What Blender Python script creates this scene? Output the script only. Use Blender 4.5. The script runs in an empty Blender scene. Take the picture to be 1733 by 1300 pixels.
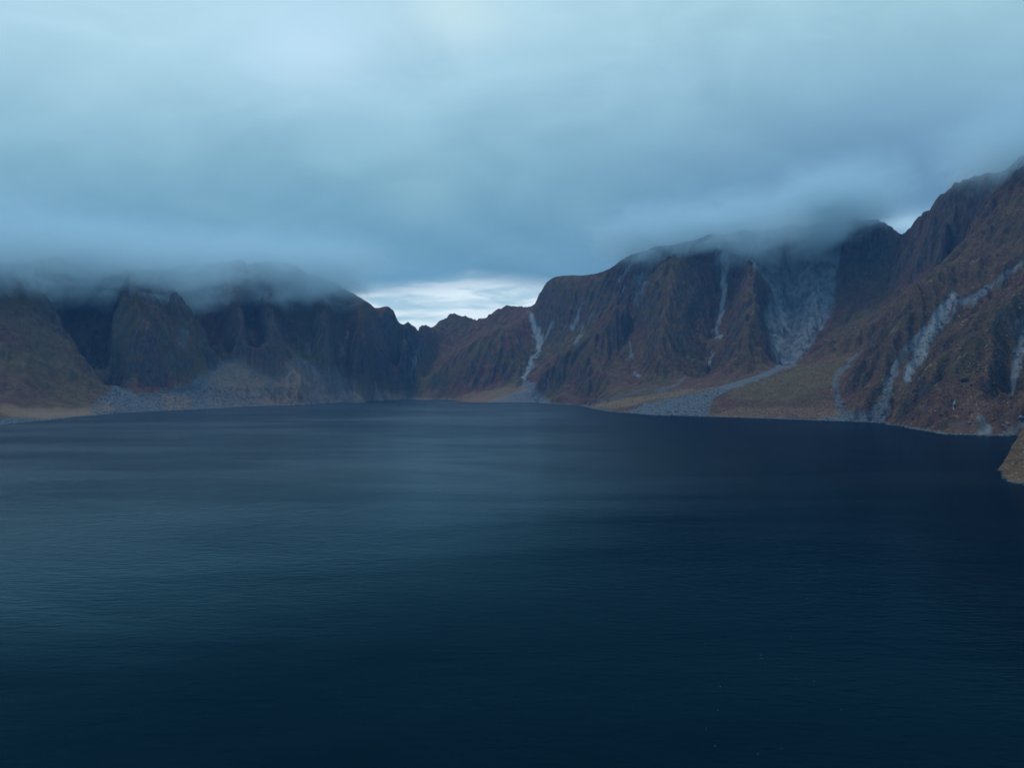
import bpy, bmesh, math, random, time
import numpy as np
R = math.radians
T0 = time.time()
sc = bpy.context.scene
col = sc.collection

# ------------------------------------------------------------------ camera
CAM_H = 87.0          # drone height above the lake, metres
F = 1155.0            # focal length in photo pixels (1733 wide)
CX, HY = 866.5, 640.0
cam_d = bpy.data.cameras.new('camera'); cam = bpy.data.objects.new('camera', cam_d); col.objects.link(cam)
cam.location = (0, 0, CAM_H); cam.rotation_euler = (R(90), 0, 0)
cam_d.sensor_width = 36; cam_d.lens = 36 * F / 1733
cam_d.shift_y = -(650 - HY) / 1733
cam_d.clip_start = 1; cam_d.clip_end = 60000
sc.camera = cam
sc.view_settings.view_transform = 'Standard'; sc.view_settings.look = 'None'
sc.view_settings.gamma = 1; sc.view_settings.exposure = 0.0
sc.cycles.volume_bounces = 4
sc.cycles.volume_step_rate = 0.4
sc.cycles.volume_max_steps = 160
sc.cycles.max_bounces = 6
sc.cycles.use_denoising = True

# ------------------------------------------------------------------ node helpers
class G:
    def __init__(s, nt): s.nt = nt
    def n(s, t, **k):
        nd = s.nt.nodes.new(t)
        for a, v in k.items(): setattr(nd, a, v)
        return nd
    def put(s, sock, v):
        if isinstance(v, bpy.types.NodeSocket): s.nt.links.new(v, sock)
        elif v is not None: sock.default_value = v
    def m(s, op, a, b=None, c=None, clamp=False):
        nd = s.n('ShaderNodeMath', operation=op, use_clamp=clamp)
        for i, v in enumerate((a, b, c)): s.put(nd.inputs[i], v)
        return nd.outputs[0]
    def vm(s, op, a, b=None):
        nd = s.n('ShaderNodeVectorMath', operation=op)
        s.put(nd.inputs[0], a); s.put(nd.inputs[1], b)
        return nd.outputs[0]
    def mr(s, v, a, b, c=0.0, d=1.0, smooth=True):
        nd = s.n('ShaderNodeMapRange', interpolation_type='SMOOTHSTEP' if smooth else 'LINEAR')
        s.put(nd.inputs[0], v)
        for i, x in enumerate((a, b, c, d)): s.put(nd.inputs[i + 1], x)
        return nd.outputs[0]
    def mix(s, f, a, b, mode='MIX'):
        nd = s.n('ShaderNodeMix', data_type='RGBA', blend_type=mode)
        s.put(nd.inputs[0], f)
        s.put(nd.inputs[6], (*a, 1) if isinstance(a, tuple) else a)
        s.put(nd.inputs[7], (*b, 1) if isinstance(b, tuple) else b)
        return nd.outputs[2]
    def noise(s, vec, scale, detail=4, rough=0.55, dist=0.0, out=0):
        nd = s.n('ShaderNodeTexNoise')
        s.put(nd.inputs['Vector'], vec); s.put(nd.inputs['Scale'], scale)
        nd.inputs['Detail'].default_value = detail; nd.inputs['Roughness'].default_value = rough
        nd.inputs['Distortion'].default_value = dist
        return nd.outputs[out]
    def xyz(s, v):
        nd = s.n('ShaderNodeSeparateXYZ'); s.put(nd.inputs[0], v); return nd.outputs
    def comb(s, x, y, z):
        nd = s.n('ShaderNodeCombineXYZ')
        for i, v in enumerate((x, y, z)): s.put(nd.inputs[i], v)
        return nd.outputs[0]

def srgb(r, g, b):
    f = lambda c: (c / 255 / 12.92) if c <= 10 else ((c / 255 + 0.055) / 1.055) ** 2.4
    return (f(r), f(g), f(b))

# ------------------------------------------------------------------ world: overcast sky
SUN_EL, SUN_AZ = 72.0, -50.0        # the sun stands behind the cloud, ahead and a little left
w = bpy.data.worlds.new('World'); sc.world = w; w.use_nodes = True
g = G(w.node_tree); w.node_tree.nodes.clear()
sky = g.n('ShaderNodeTexSky', sky_type='NISHITA'); sky.sun_disc = False
sky.sun_elevation = R(SUN_EL); sky.sun_rotation = R(SUN_AZ)
tc = g.n('ShaderNodeTexCoord').outputs['Generated']
dx, dy, dz = g.xyz(tc)
dyc = g.m('MAXIMUM', dy, 0.12)
u = g.m('DIVIDE', dx, dyc)                         # tangent of azimuth / elevation ahead of the lake
v = g.m('DIVIDE', dz, dyc)
lay = g.comb(g.m('DIVIDE', dx, g.m('ADD', g.m('ABSOLUTE', dz), 0.22)), g.m('DIVIDE', dy, g.m('ADD', g.m('ABSOLUTE', dz), 0.22)), 0.0)
n1 = g.noise(lay, 1.1, 3, 0.45, 0.4)
n2 = g.noise(lay, 3.2, 4, 0.5, 0.2)
n3 = g.noise(g.comb(g.m('MULTIPLY', u, 3.0), g.m('MULTIPLY', v, 6.0), 3.3), 1.5, 5, 0.55, 0.8)
# colour rows by elevation: left / right half
def ramp(val, stops):
    nd = g.n('ShaderNodeValToRGB'); g.put(nd.inputs[0], val)
    cr = nd.color_ramp; cr.interpolation = 'B_SPLINE' if len(stops) > 3 else 'LINEAR'
    while len(cr.elements) < len(stops): cr.elements.new(0.5)
    for e, (p, c) in zip(cr.elements, stops): e.position = p; e.color = (*c, 1)
    return nd.outputs[0]
def ramp_in(gg, val, stops):
    nd = gg.n('ShaderNodeValToRGB'); gg.put(nd.inputs[0], val); cr = nd.color_ramp
    while len(cr.elements) < len(stops): cr.elements.new(0.5)
    for e, (p, c) in zip(cr.elements, stops): e.position = p; e.color = (*c, 1)
    return nd.outputs[0]
vv = g.m('ADD', g.m('MULTIPLY', v, 1.0), g.m('MULTIPLY', g.m('SUBTRACT', n1, 0.5), 0.16))
vn = g.mr(vv, 0.0, 0.8, smooth=False)
Lr = ramp(vn, [(0.0, srgb(110, 160, 185)), (0.14, srgb(98, 146, 172)), (0.24, srgb(102, 149, 174)), (0.38, srgb(126, 172, 191)), (0.52, srgb(155, 196, 214)), (0.68, srgb(174, 210, 227)), (1.0, srgb(184, 216, 230))])
Rr = ramp(vn, [(0.0, srgb(100, 145, 175)), (0.18, srgb(84, 124, 156)), (0.30, srgb(92, 132, 163)), (0.42, srgb(110, 150, 178)), (0.55, srgb(138, 180, 200)), (0.68, srgb(156, 196, 210)), (1.0, srgb(165, 205, 215))])
ub = g.mr(g.m('ADD', u, g.m('MULTIPLY', g.m('SUBTRACT', n1, 0.5), 0.5)), -0.15, 0.55)
base = g.mix(ub, Lr, Rr)
# soft mottling of the cloud deck
mot = g.m('ADD', g.m('MULTIPLY', g.m('SUBTRACT', n2, 0.5), 0.20), g.m('MULTIPLY', g.m('SUBTRACT', n3, 0.5), 0.34))
base = g.mix(1.0, base, g.comb(g.m('ADD', 1.0, g.m('MULTIPLY', mot, 1.25)), g.m('ADD', 1.0, mot), g.m('ADD', 1.0, g.m('MULTIPLY', mot, 0.85))), 'MULTIPLY')
def blob(px, py, sx, sy, k, wob=0.0):
    """a soft bright break in the deck, at a fixed bearing and elevation"""
    a = g.m('DIVIDE', g.m('SUBTRACT', u, (px - CX) / F), sx / F)
    b = g.m('DIVIDE', g.m('SUBTRACT', g.m('ADD', v, g.m('MULTIPLY', g.m('SUBTRACT', n3, 0.5), wob)), (HY - py) / F), sy / F)
    e = g.m('EXPONENT', g.m('MULTIPLY', g.m('ADD', g.m('MULTIPLY', a, a), g.m('MULTIPLY', b, b)), -1.0))
    return g.m('MULTIPLY', e, k)
for (px, py, sx, sy, k, c, wob) in [
        (520, 80, 130, 80, 0.55, srgb(196, 226, 246), .05), (770, 20, 90, 60, 0.5, srgb(205, 230, 232), .04),
        (200, 90, 200, 110, 0.3, srgb(180, 216, 228), .05),
        (720, 330, 70, 40, 0.30, srgb(150, 190, 205), .06), (985, 360, 60, 50, 0.22, srgb(135, 180, 198), .06),
        (430, 430, 170, 28, 0.30, srgb(140, 182, 204), .03)]:
    base = g.mix(blob(px, py, sx, sy, k, wob), base, c)
# bright clear strip low over the far rim
strip = g.mr(g.m('ADD', v, g.m('ADD', g.m('MULTIPLY', g.m('SUBTRACT', n3, 0.5), 0.045), g.m('MULTIPLY', g.m('ABSOLUTE', g.m('ADD', u, 0.06)), 0.10))), 0.122, 0.168, 1.0, 0.0)
n4 = g.noise(g.comb(g.m('MULTIPLY', u, 4.0), g.m('MULTIPLY', v, 22.0), 1.3), 2.0, 4, 0.55, 0.4)
gapc = g.mix(g.mr(n4, 0.36, 0.60), srgb(172, 206, 220), srgb(232, 246, 250))
base = g.mix(g.m('MULTIPLY', strip, 0.95), base, gapc)
rg = g.m('MULTIPLY', blob(1535, 378, 85, 22, 1.0, .03), 0.75)
base = g.mix(rg, base, srgb(170, 208, 228))
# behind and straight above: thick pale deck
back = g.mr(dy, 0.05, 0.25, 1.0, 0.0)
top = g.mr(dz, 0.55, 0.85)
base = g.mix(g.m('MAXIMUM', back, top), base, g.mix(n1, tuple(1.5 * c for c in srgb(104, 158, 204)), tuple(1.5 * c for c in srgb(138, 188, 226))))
below = g.mr(dz, -0.05, 0.0, 1.0, 0.0)
base = g.mix(below, base, (0.02, 0.04, 0.06))
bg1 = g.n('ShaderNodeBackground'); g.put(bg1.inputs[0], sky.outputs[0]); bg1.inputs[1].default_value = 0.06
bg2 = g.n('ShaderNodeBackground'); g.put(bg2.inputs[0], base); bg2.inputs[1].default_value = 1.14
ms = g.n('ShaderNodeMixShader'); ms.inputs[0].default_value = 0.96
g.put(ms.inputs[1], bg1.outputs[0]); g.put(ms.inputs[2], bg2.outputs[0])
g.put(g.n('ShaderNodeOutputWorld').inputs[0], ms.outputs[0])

sd = bpy.data.lights.new('sun', 'SUN'); so = bpy.data.objects.new('sun', sd); col.objects.link(so)
sd.energy = 1.3; sd.angle = R(14); sd.color = (1.0, 0.96, 0.9)
so.rotation_euler = (R(90 - SUN_EL), 0, R(180 - SUN_AZ) - 0)   # set below from a direction
from mathutils import Vector
sdir = Vector((math.sin(R(SUN_AZ)) * math.cos(R(SUN_EL)), math.cos(R(SUN_AZ)) * math.cos(R(SUN_EL)), math.sin(R(SUN_EL))))
so.rotation_euler = sdir.to_track_quat('Z', 'Y').to_euler()

# ------------------------------------------------------------------ numpy noise
rs = np.random.RandomState(7)
_perm = rs.permutation(512).astype(np.int64); _perm = np.concatenate([_perm, _perm, _perm])
_ga = rs.rand(512) * 2 * np.pi; _gx, _gy = np.cos(_ga), np.sin(_ga)
def gnoise(x, y, seed=0):
    xi = np.floor(x).astype(np.int64); yi = np.floor(y).astype(np.int64)
    fx = x - xi; fy = y - yi
    sx = fx * fx * fx * (fx * (fx * 6 - 15) + 10); sy = fy * fy * fy * (fy * (fy * 6 - 15) + 10)
    def c(i, j, ax, ay):
        h = _perm[(_perm[(xi + i + seed * 37) & 511] + yi + j) & 511]
        return _gx[h] * ax + _gy[h] * ay
    a = c(0, 0, fx, fy); b = c(1, 0, fx - 1, fy); d = c(0, 1, fx, fy - 1); e = c(1, 1, fx - 1, fy - 1)
    return (a + sx * (b - a) + sy * ((d + sx * (e - d)) - (a + sx * (b - a)))) * 1.5
def fbm(x, y, scale, octv, seed=0, gain=0.5, ridged=False):
    s = np.zeros_like(x, dtype=np.float64); a = 1.0; t = 0.0; f = 1.0 / scale
    for o in range(octv):
        n = gnoise(x * f + 13.7 * o, y * f - 7.1 * o, seed + o)
        if ridged: n = 1 - 2 * np.abs(n)
        s += a * n; t += a; a *= gain; f *= 2.03
    return s / t
def sstep(x, a, b):
    t = np.clip((x - a) / (b - a), 0, 1); return t * t * (3 - 2 * t)

# ------------------------------------------------------------------ terrain control lines (px, py, D) surveyed from the shot -> world
def W(px, py, D): return ((px - CX) / F * D, D, CAM_H + (HY - py) / F * D)
def S(px, py): D = CAM_H * F / (py - HY); return ((px - CX) / F * D, D, 0.0)      # on the waterline
shore = [(-1500, -250, 0), (-1430, 300, 0), (-1230, 800, 0), S(-60, 727), S(0, 720), S(100, 710), S(200, 700), S(300, 695), S(400, 690), S(480, 687), S(560, 683), S(630, 678.5), S(690, 676),
         S(740, 679), S(800, 682), S(860, 681.5), S(930, 682), S(975, 685), S(1000, 691), S(1030, 697), S(1100, 703), S(1200, 706), S(1300, 709), S(1400, 713), S(1460, 715), S(1500, 717),
         S(1540, 725), S(1600, 736), S(1680, 739), S(1725, 738), (830, 960, 0), (760, 800, 0), (560, 700, 0), (480, 670, 0),
         S(1708, 790), S(1701, 799), S(1706, 811), S(1718, 819), S(1735, 823), (470, 535, 0), (560, 505, 0), (700, 330, 0), (900, 0, 0), (1000, -250, 0)]
LN = [
 # --- left wall: beach, foot, crest
 [W(-80, 694, 1350), W(0, 687, 1480), W(90, 688, 1560), W(150, 684, 1660), W(190, 672, 1780), W(215, 666, 1850)],
 [W(215, 666, 1850), W(240, 656, 1930), W(290, 650, 2000), W(330, 640, 2080), W(368, 612, 2200)],
 [W(215, 682, 1765), W(270, 684, 1860)],
 [W(-150, 430, 1900), W(0, 446, 2000), W(60, 452, 2040), W(150, 440, 2300), W(210, 456, 2260), W(270, 466, 2300), W(320, 448, 2480), W(400, 446, 2560), W(500, 456, 2660), W(560, 484, 2720), W(600, 500, 2780), W(650, 528, 2850), W(682, 541, 2900), W(692, 543, 2940), W(702, 549, 2980), W(716, 547, 3080), W(727, 556, 3200)],
 # spur 1 and its right edge
 [W(60, 452, 2040), W(92, 530, 1950), W(118, 575, 1880), W(160, 640, 1800), W(185, 668, 1770)],
 [W(20, 520, 1850), W(40, 600, 1690), W(60, 660, 1600)],
 # gully 1
 [W(135, 480, 2240), W(132, 530, 2140), W(136, 570, 2060), W(160, 615, 1990), W(190, 650, 1900), W(215, 666, 1850)],
 # spur 2 (rounded dome)
 [W(215, 480, 2200), W(190, 530, 2080), W(185, 580, 2000), W(205, 625, 1950)],
 [W(270, 474, 2300), W(300, 495, 2250), W(322, 525, 2220), W(345, 565, 2190), W(362, 605, 2180)],
 [W(255, 500, 2170), W(250, 560, 2040), W(262, 620, 1990)],
 # gully 2 and the row of facets
 [W(330, 478, 2480), W(352, 540, 2360), W(378, 605, 2270)],
 [W(400, 485, 2520), W(405, 520, 2400), W(406, 560, 2320), W(408, 606, 2262)],
 [W(425, 485, 2560), W(428, 550, 2430), W(432, 615, 2320)],
 [W(445, 500, 2540), W(452, 545, 2410), W(462, 590, 2330), W(462, 634, 2290)],
 [W(485, 500, 2620), W(497, 560, 2480), W(498, 598, 2400)],
 [W(503, 560, 2500), W(508, 600, 2400)],
 [W(518, 500, 2660), W(521, 560, 2520), W(524, 606, 2430)],
 [W(548, 505, 2640), W(555, 550, 2540), W(558, 620, 2440)],
 [W(580, 520, 2720), W(576, 570, 2610), W(573, 620, 2500)],
 [W(615, 525, 2750), W(622, 580, 2620), W(635, 640, 2600)],
 [W(640, 540, 2830), W(652, 590, 2730), W(660, 645, 2720)],
 [W(682, 560, 2860), W(690, 600, 2810), W(680, 640, 2790)],
 # talus cones
 [W(408, 608, 2258), W(405, 640, 2170), W(395, 676, 2060)],
 [W(505, 606, 2395), W(505, 640, 2290), W(500, 672, 2180)],
 [W(573, 627, 2490), W(590, 650, 2440), W(610, 672, 2400)],
 [W(330, 660, 2060), W(320, 682, 1960)], [W(462, 655, 2240), W(455, 677, 2130)],
 [W(660, 655, 2770), W(600, 664, 2480)],
 # valley between left wall and middle hills
 [W(727, 558, 3230), W(717, 585, 3130), W(708, 612, 3050), W(693, 640, 2940), W(672, 662, 2850)],
 # far rim
 [W(727, 556, 3300), W(740, 548, 3330), W(755, 540, 3330), W(769, 531, 3330), W(786, 541, 3330), W(795, 541, 3330), W(808, 549, 3320), W(822, 545, 3280), W(840, 530, 3240), W(857, 522, 3200), W(870, 528, 3160), W(890, 526, 3100), W(905, 520, 3020)],
 [W(745, 575, 3150), W(735, 610, 3010), W(722, 645, 2880)],
 # middle ridge
 [W(892, 534, 2960), W(860, 551, 2880), W(835, 558, 2860), W(800, 581, 2850), W(765, 606, 2830), W(735, 632, 2810), W(705, 662, 2800)],
 [W(870, 560, 3000), W(810, 571, 3010), W(775, 590, 3000), W(745, 615, 2950)],
 [W(845, 575, 2800), W(835, 610, 2720), W(822, 640, 2680)], [W(870, 590, 2760), W(858, 630, 2660)],
 [W(800, 600, 2790), W(785, 650, 2730)],
 [W(745, 671, 2760), W(790, 668, 2680), W(840, 655, 2630), W(880, 640, 2600)],
 # scar gully with fan
 [W(902, 534, 2960), W(912, 560, 2860), W(918, 583, 2780), W(905, 605, 2700), W(892, 630, 2600), W(895, 652, 2520), W(905, 672, 2430)],
 # right rim crest
 [W(905, 520, 3020), W(912, 496, 3000), W(922, 482, 2960), W(940, 474, 2930), W(965, 472, 2900), W(1000, 467, 2860), W(1022, 459, 2820), W(1045, 447, 2790), W(1068, 433, 2750), W(1110, 420, 2720), W(1180, 405, 2660), W(1250, 395, 2620), W(1330, 388, 2560), W(1420, 384, 2480), W(1450, 379, 2420), W(1480, 380, 2400), W(1512, 388, 2380), W(1530, 397, 2370)],
 # gully left of the big brown spur
 [W(1055, 450, 2720), W(1010, 510, 2680), W(975, 565, 2660), W(940, 592, 2680)],
 # long brown spur
 [W(1140, 425, 2640), W(1108, 455, 2560), W(1075, 490, 2500), W(1040, 540, 2450), W(1000, 580, 2430), W(950, 612, 2450), W(915, 632, 2480), W(903, 655, 2460)],
 [W(920, 662, 2420), W(935, 676, 2330), W(975, 676, 2200), W(1020, 668, 2080), W(1070, 658, 2010), W(1130, 657, 1960), W(1190, 650, 1920), W(1250, 642, 1880), W(1305, 630, 1850)],
 [W(1000, 610, 2340), W(985, 650, 2230)],
 # gully with white threads
 [W(1085, 470, 2620), W(1080, 520, 2480), W(1066, 560, 2370), W(1066, 610, 2250), W(1072, 648, 2120)],
 [W(1160, 440, 2560), W(1135, 490, 2430), W(1120, 560, 2260), W(1112, 610, 2160), W(1105, 648, 2060)],
 [W(1228, 430, 2580), W(1224, 500, 2420), W(1215, 560, 2270), W(1200, 600, 2160), W(1193, 640, 2030)],
 [W(1275, 440, 2480), W(1272, 500, 2260), W(1262, 560, 2090), W(1245, 610, 1990)],
 # grey slide amphitheatre
 [W(1285, 430, 2540), W(1308, 490, 2400), W(1300, 540, 2260), W(1318, 590, 2100), W(1328, 615, 2000)],
 [W(1345, 440, 2480), W(1340, 500, 2370), W(1345, 560, 2210)],
 [W(1380, 470, 2440), W(1362, 540, 2280), W(1355, 590, 2110)],
 [W(1415, 440, 2430), W(1412, 500, 2330), W(1395, 550, 2200), W(1375, 590, 2090)],
 [W(1460, 430, 2380), W(1448, 480, 2290), W(1430, 530, 2190)],
 [W(1500, 430, 2340), W(1490, 480, 2240), W(1478, 520, 2130)],
 # outwash from the grey slide to the lake
 [W(1328, 617, 1980), W(1290, 634, 1840), W(1230, 655, 1740), W(1160, 676, 1660), W(1120, 690, 1620)],
 [W(1060, 682, 1830), W(1100, 678, 1800), W(1150, 668, 1790)], [W(1010, 687, 1930), W(1050, 690, 1760)],
 # dark back spur
 [W(1585, 440, 2050), W(1540, 490, 2010), W(1500, 530, 1980), W(1450, 556, 1960), W(1400, 588, 1930), W(1365, 612, 1900)],
 [W(1620, 460, 1950), W(1560, 520, 1870), W(1500, 572, 1800), W(1450, 600, 1760), W(1425, 612, 1720)],
 # grass hummock
 [W(1215, 672, 1640), W(1260, 652, 1690), W(1310, 634, 1740), W(1370, 616, 1760), W(1408, 613, 1720)],
 [W(1230, 694, 1560), W(1300, 680, 1560), W(1360, 665, 1570), W(1395, 650, 1580)],
 # stream bed right of the hummock
 [W(1425, 614, 1710), W(1414, 640, 1610), W(1418, 670, 1520), W(1425, 695, 1430)],
 # big right mountain: skyline
 [W(1530, 397, 2370), W(1545, 385, 2260), W(1562, 362, 2160), W(1582, 349, 2080), W(1602, 338, 2030), W(1622, 333, 2000), W(1640, 313, 1980), W(1670, 300, 1960), W(1700, 284, 1930), W(1735, 262, 1900), W(1850, 200, 1800), W(1980, 160, 1700)],
 [W(1600, 370, 1990), W(1580, 420, 2020)],
 [W(1660, 350, 1850), W(1635, 400, 1780), W(1600, 440, 1710)],
 # main front spur
 [W(1800, 380, 1500), W(1733, 405, 1560), W(1680, 425, 1600), W(1630, 440, 1620), W(1590, 452, 1620), W(1555, 485, 1580), W(1520, 525, 1550), W(1490, 565, 1530), W(1455, 600, 1520), W(1430, 622, 1500)],
 [W(1480, 610, 1470), W(1455, 650, 1430), W(1445, 690, 1370)],
 # pale slide gully
 [W(1740, 445, 1440), W(1700, 472, 1450), W(1655, 505, 1450), W(1610, 505, 1470), W(1580, 545, 1450), W(1550, 592, 1420), W(1520, 640, 1380), W(1500, 680, 1340)],
 # hill right of the slide
 [W(1760, 480, 1330), W(1700, 520, 1340), W(1655, 560, 1320), W(1610, 590, 1310), W(1565, 620, 1310), W(1530, 660, 1300), W(1512, 700, 1270)],
 [W(1680, 580, 1260), W(1670, 630, 1180), W(1672, 680, 1110), W(1676, 715, 1060)],
 [W(1600, 620, 1250), W(1600, 660, 1180), W(1598, 700, 1110)],
 [W(1640, 600, 1250), W(1640, 650, 1175), W(1630, 700, 1110)],
 # right gully
 [W(1740, 530, 1290), W(1728, 570, 1240), W(1718, 620, 1180), W(1712, 670, 1130), W(1710, 715, 1085)],
 [W(1800, 540, 1200), W(1765, 600, 1130), W(1745, 660, 1070), W(1740, 710, 1030)],
 [(950, 900, 60), (900, 800, 80), (800, 730, 90)],
 [(1250, 1000, 350), (1150, 800, 330), (1050, 600, 300), (1200, 300, 320), (1400, 0, 350), (1500, -200, 350)],
 # near headland
 [(464, 640, 15), (472, 640, 30), (480, 640, 38), (500, 640, 50), (540, 640, 78), (600, 640, 105), (720, 650, 160), (900, 640, 240)],
 [(444, 606, 15), (452, 605, 27), (465, 605, 38), (500, 605, 58)], [(432, 566, 14), (446, 568, 29), (470, 572, 42), (540, 575, 70), (640, 570, 110)], [(432, 585, 8), (440, 590, 18)],
 # out of frame left wall
 [(-1900, 1300, 330), (-2000, 900, 350), (-2100, 300, 340), (-2200, -200, 320)],
 [(-1500, 1250, 40), (-1560, 900, 45), (-1700, 300, 50), (-1750, -200, 60)],
]
def push(first, k):
    # deepen a gully (k > 0) or bring a spur forward (k < 0) along the sight line
    for l in LN:
        if len(l[0]) == 3 and abs(l[0][1]) > 0:
            D = l[0][1]; px = CX + F * l[0][0] / D; py = HY - F * (l[0][2] - CAM_H) / D
            if abs(px - first[0]) < 0.6 and abs(py - first[1]) < 0.6 and abs(D - first[2]) < 1:
                n = len(l)
                for i, p in enumerate(l):
                    kk = k * (0.35 if i in (0, n - 1) else 1.0); q = (p[1] + kk) / p[1]
                    l[i] = (p[0] * q, p[1] * q, CAM_H + (p[2] - CAM_H) * q)
                return
    print('push: no line', first)
for f_, k in [((135, 480, 2240), 70), ((330, 478, 2480), 60), ((425, 485, 2560), 70), ((485, 500, 2620), 70), ((518, 500, 2660), 50), ((580, 520, 2720), 70), ((640, 540, 2830), 60),
              ((20, 520, 1850), -30), ((215, 480, 2200), -20), ((255, 500, 2170), -35), ((400, 485, 2520), -30), ((445, 500, 2540), -35), ((503, 560, 2500), -20), ((548, 505, 2640), -30),
              ((615, 525, 2750), -35), ((682, 560, 2860), -20), ((1055, 450, 2720), 55), ((1085, 470, 2620), 70), ((1228, 430, 2580), 70), ((1345, 440, 2480), 40), ((902, 534, 2960), 30),
              ((1140, 425, 2640), -25), ((1160, 440, 2560), -35), ((1275, 440, 2480), -50), ((1380, 470, 2440), -25), ((1460, 430, 2380), 30), ((1740, 445, 1440), 20), ((1740, 530, 1290), 35),
              ((1760, 480, 1330), -25), ((1585, 440, 2050), -25), ((1620, 460, 1950), 40), ((1680, 580, 1260), -20), ((1640, 600, 1250), 25)]:
    push(f_, k)
far = [(-2700, 2600, 250), (-1900, 3300, 300), (-1200, 3700, 220), (-500, 4000, 120), (0, 4100, 130), (600, 3800, 200), (1300, 3500, 300), (2000, 3200, 350), (2700, 2600, 450), (2600, 1500, 500), (2500, 500, 450), (-2800, 1200, 300), (-2800, 0, 280),
       (-2700, 4400, 150), (-1000, 4500, 50), (400, 4500, 50), (1600, 4400, 150), (2700, 4000, 300), (2700, -250, 400)]
def dens(pl, step):
    out = []
    for a, b in zip(pl[:-1], pl[1:]):
        a = np.array(a, float); b = np.array(b, float)
        n = max(1, int(round(np.linalg.norm((b - a)[:2]) / step)))
        out += [a + (b - a) * i / n for i in range(n)]
    out.append(np.array(pl[-1], float))
    return out
BK = []
for l in LN:                                            # the ground falls away behind every crest
    D = l[0][1]
    if len(l) > 9 and l[0][2] > 150 and D > 1850:
        for x, y, z in l:
            if 2850 < y < 3290: continue
            r = math.hypot(x + 150, y - 1150); k = 1 + 190 / r; k2 = 1 + 420 / r
            BK.append([(-150 + (x + 150) * k, 1150 + (y - 1150) * k, z - 75), (-150 + (x + 150) * k2, 1150 + (y - 1150) * k2, z - 130)])
LN += BK
print('crests', len(BK))
shp = dens(shore, 32)
P = list(shp)
for l in LN: P += dens(l, 34)
P += [np.array(q, float) for q in far]
# lake bed
sx = np.array([p[:2] for p in shp])
poly = np.array([p[:2] for p in shore])
def inside(px, py, pl):
    r = np.zeros(px.shape, bool); n = len(pl); j = n - 1
    for i in range(n):
        xi, yi = pl[i]; xj, yj = pl[j]
        c = ((yi > py) != (yj > py)) & (px < (xj - xi) * (py - yi) / (yj - yi + 1e-12) + xi)
        r ^= c; j = i
    return r
gx, gy = np.meshgrid(np.arange(-1450, 1000, 120.), np.arange(-250, 2800, 120.))
gx, gy = gx.ravel(), gy.ravel()
ok = inside(gx, gy, poly)
for x, y in zip(gx[ok], gy[ok]):
    d = np.min(np.hypot(sx[:, 0] - x, sx[:, 1] - y))
    if d > 60: P.append(np.array((x, y, -min(60, 12 + d * 0.12))))
P = np.array(P)
# drop near duplicates
keep = []
cell = {}
for i, p in enumerate(P):
    cs_ = 6 if p[1] < 760 else 14
    k = (int(p[0] // cs_), int(p[1] // cs_), cs_)
    if k in cell: continue
    cell[k] = 1; keep.append(i)
P = P[keep]
N = len(P)
dd = np.hypot(P[:, None, 0] - P[None, :, 0], P[:, None, 1] - P[None, :, 1])
A = np.zeros((N + 1, N + 1)); A[:N, :N] = -dd - 6.0 * np.eye(N) * 0 + np.eye(N) * 0.5; A[:N, N] = 1; A[N, :N] = 1
sol = np.linalg.solve(A, np.concatenate([P[:, 2], [0]]))
# coarse evaluation, then up
X0, X1, Y0, Y1, CS = -2700., 2700., -250., 4500., 5.0
cxs = np.arange(X0, X1 + 1, 10.0); cys = np.arange(Y0, Y1 + 1, 10.0)
Hc = np.empty((len(cys), len(cxs)))
GXc, GYc = np.meshgrid(cxs, cys)
wx = fbm(GXc, GYc, 200, 3, 3) * 14; wy = fbm(GXc, GYc, 200, 3, 11) * 14
sh_d = np.full(GXc.shape, 1e9)
for i in range(0, len(sx), 1): sh_d = np.minimum(sh_d, np.hypot(GXc - sx[i, 0], GYc - sx[i, 1]))
wf = sstep(sh_d, 20, 160); wx *= wf; wy *= wf
for r in range(len(cys)):
    d = np.sqrt(((cxs + wx[r])[:, None] - P[None, :, 0]) ** 2 + ((cys[r] + wy[r])[:, None] - P[None, :, 1]) ** 2)
    Hc[r] = -(d @ sol[:N]) + sol[N]
def bil(Hm, x, y, x0, y0, cs):
    fx = np.clip((x - x0) / cs, 0, Hm.shape[1] - 1.001); fy = np.clip((y - y0) / cs, 0, Hm.shape[0] - 1.001)
    ix = fx.astype(np.int64); iy = fy.astype(np.int64); fx = fx - ix; fy = fy - iy
    return (Hm[iy, ix] * (1 - fx) + Hm[iy, ix + 1] * fx) * (1 - fy) + (Hm[iy + 1, ix] * (1 - fx) + Hm[iy + 1, ix + 1] * fx) * fy
xs = np.arange(X0, X1 + 1, CS); ys = np.arange(Y0, Y1 + 1, CS)
GX, GY = np.meshgrid(xs, ys)
H = bil(Hc, GX, GY, X0, Y0, 10.0)
print('rbf', N, round(time.time() - T0, 1))
gyy, gxx = np.gradient(H, CS); slope = np.hypot(gxx, gyy)
leftw = sstep(-GX, 150, 350)
rough = (sstep(slope, 0.35, 0.9) * (1 - leftw) + sstep(slope, 0.68, 0.95) * leftw) * sstep(H, 4, 70)
def fblur(a, k):
    # repeated box blur, radius k cells
    for _ in range(2):
        for ax in (0, 1):
            p = np.concatenate([np.repeat(a.take([0], ax), k + 1, ax), a, np.repeat(a.take([-1], ax), k, ax)], ax)
            c = np.cumsum(p, ax); n = a.shape[ax]
            a = (c.take(range(2 * k + 1, 2 * k + 1 + n), ax) - c.take(range(0, n), ax)) / (2 * k + 1)
    return a
rel = H - fblur(H, 16)
rel = np.where(rel > 0, rel * 0.25, rel)
Hrbf = H.copy()
H += np.clip(rel, -34, 10) * rough * (1 - 0.8 * sstep(GY, 2800, 2950))
Hr0 = H.copy()
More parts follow.
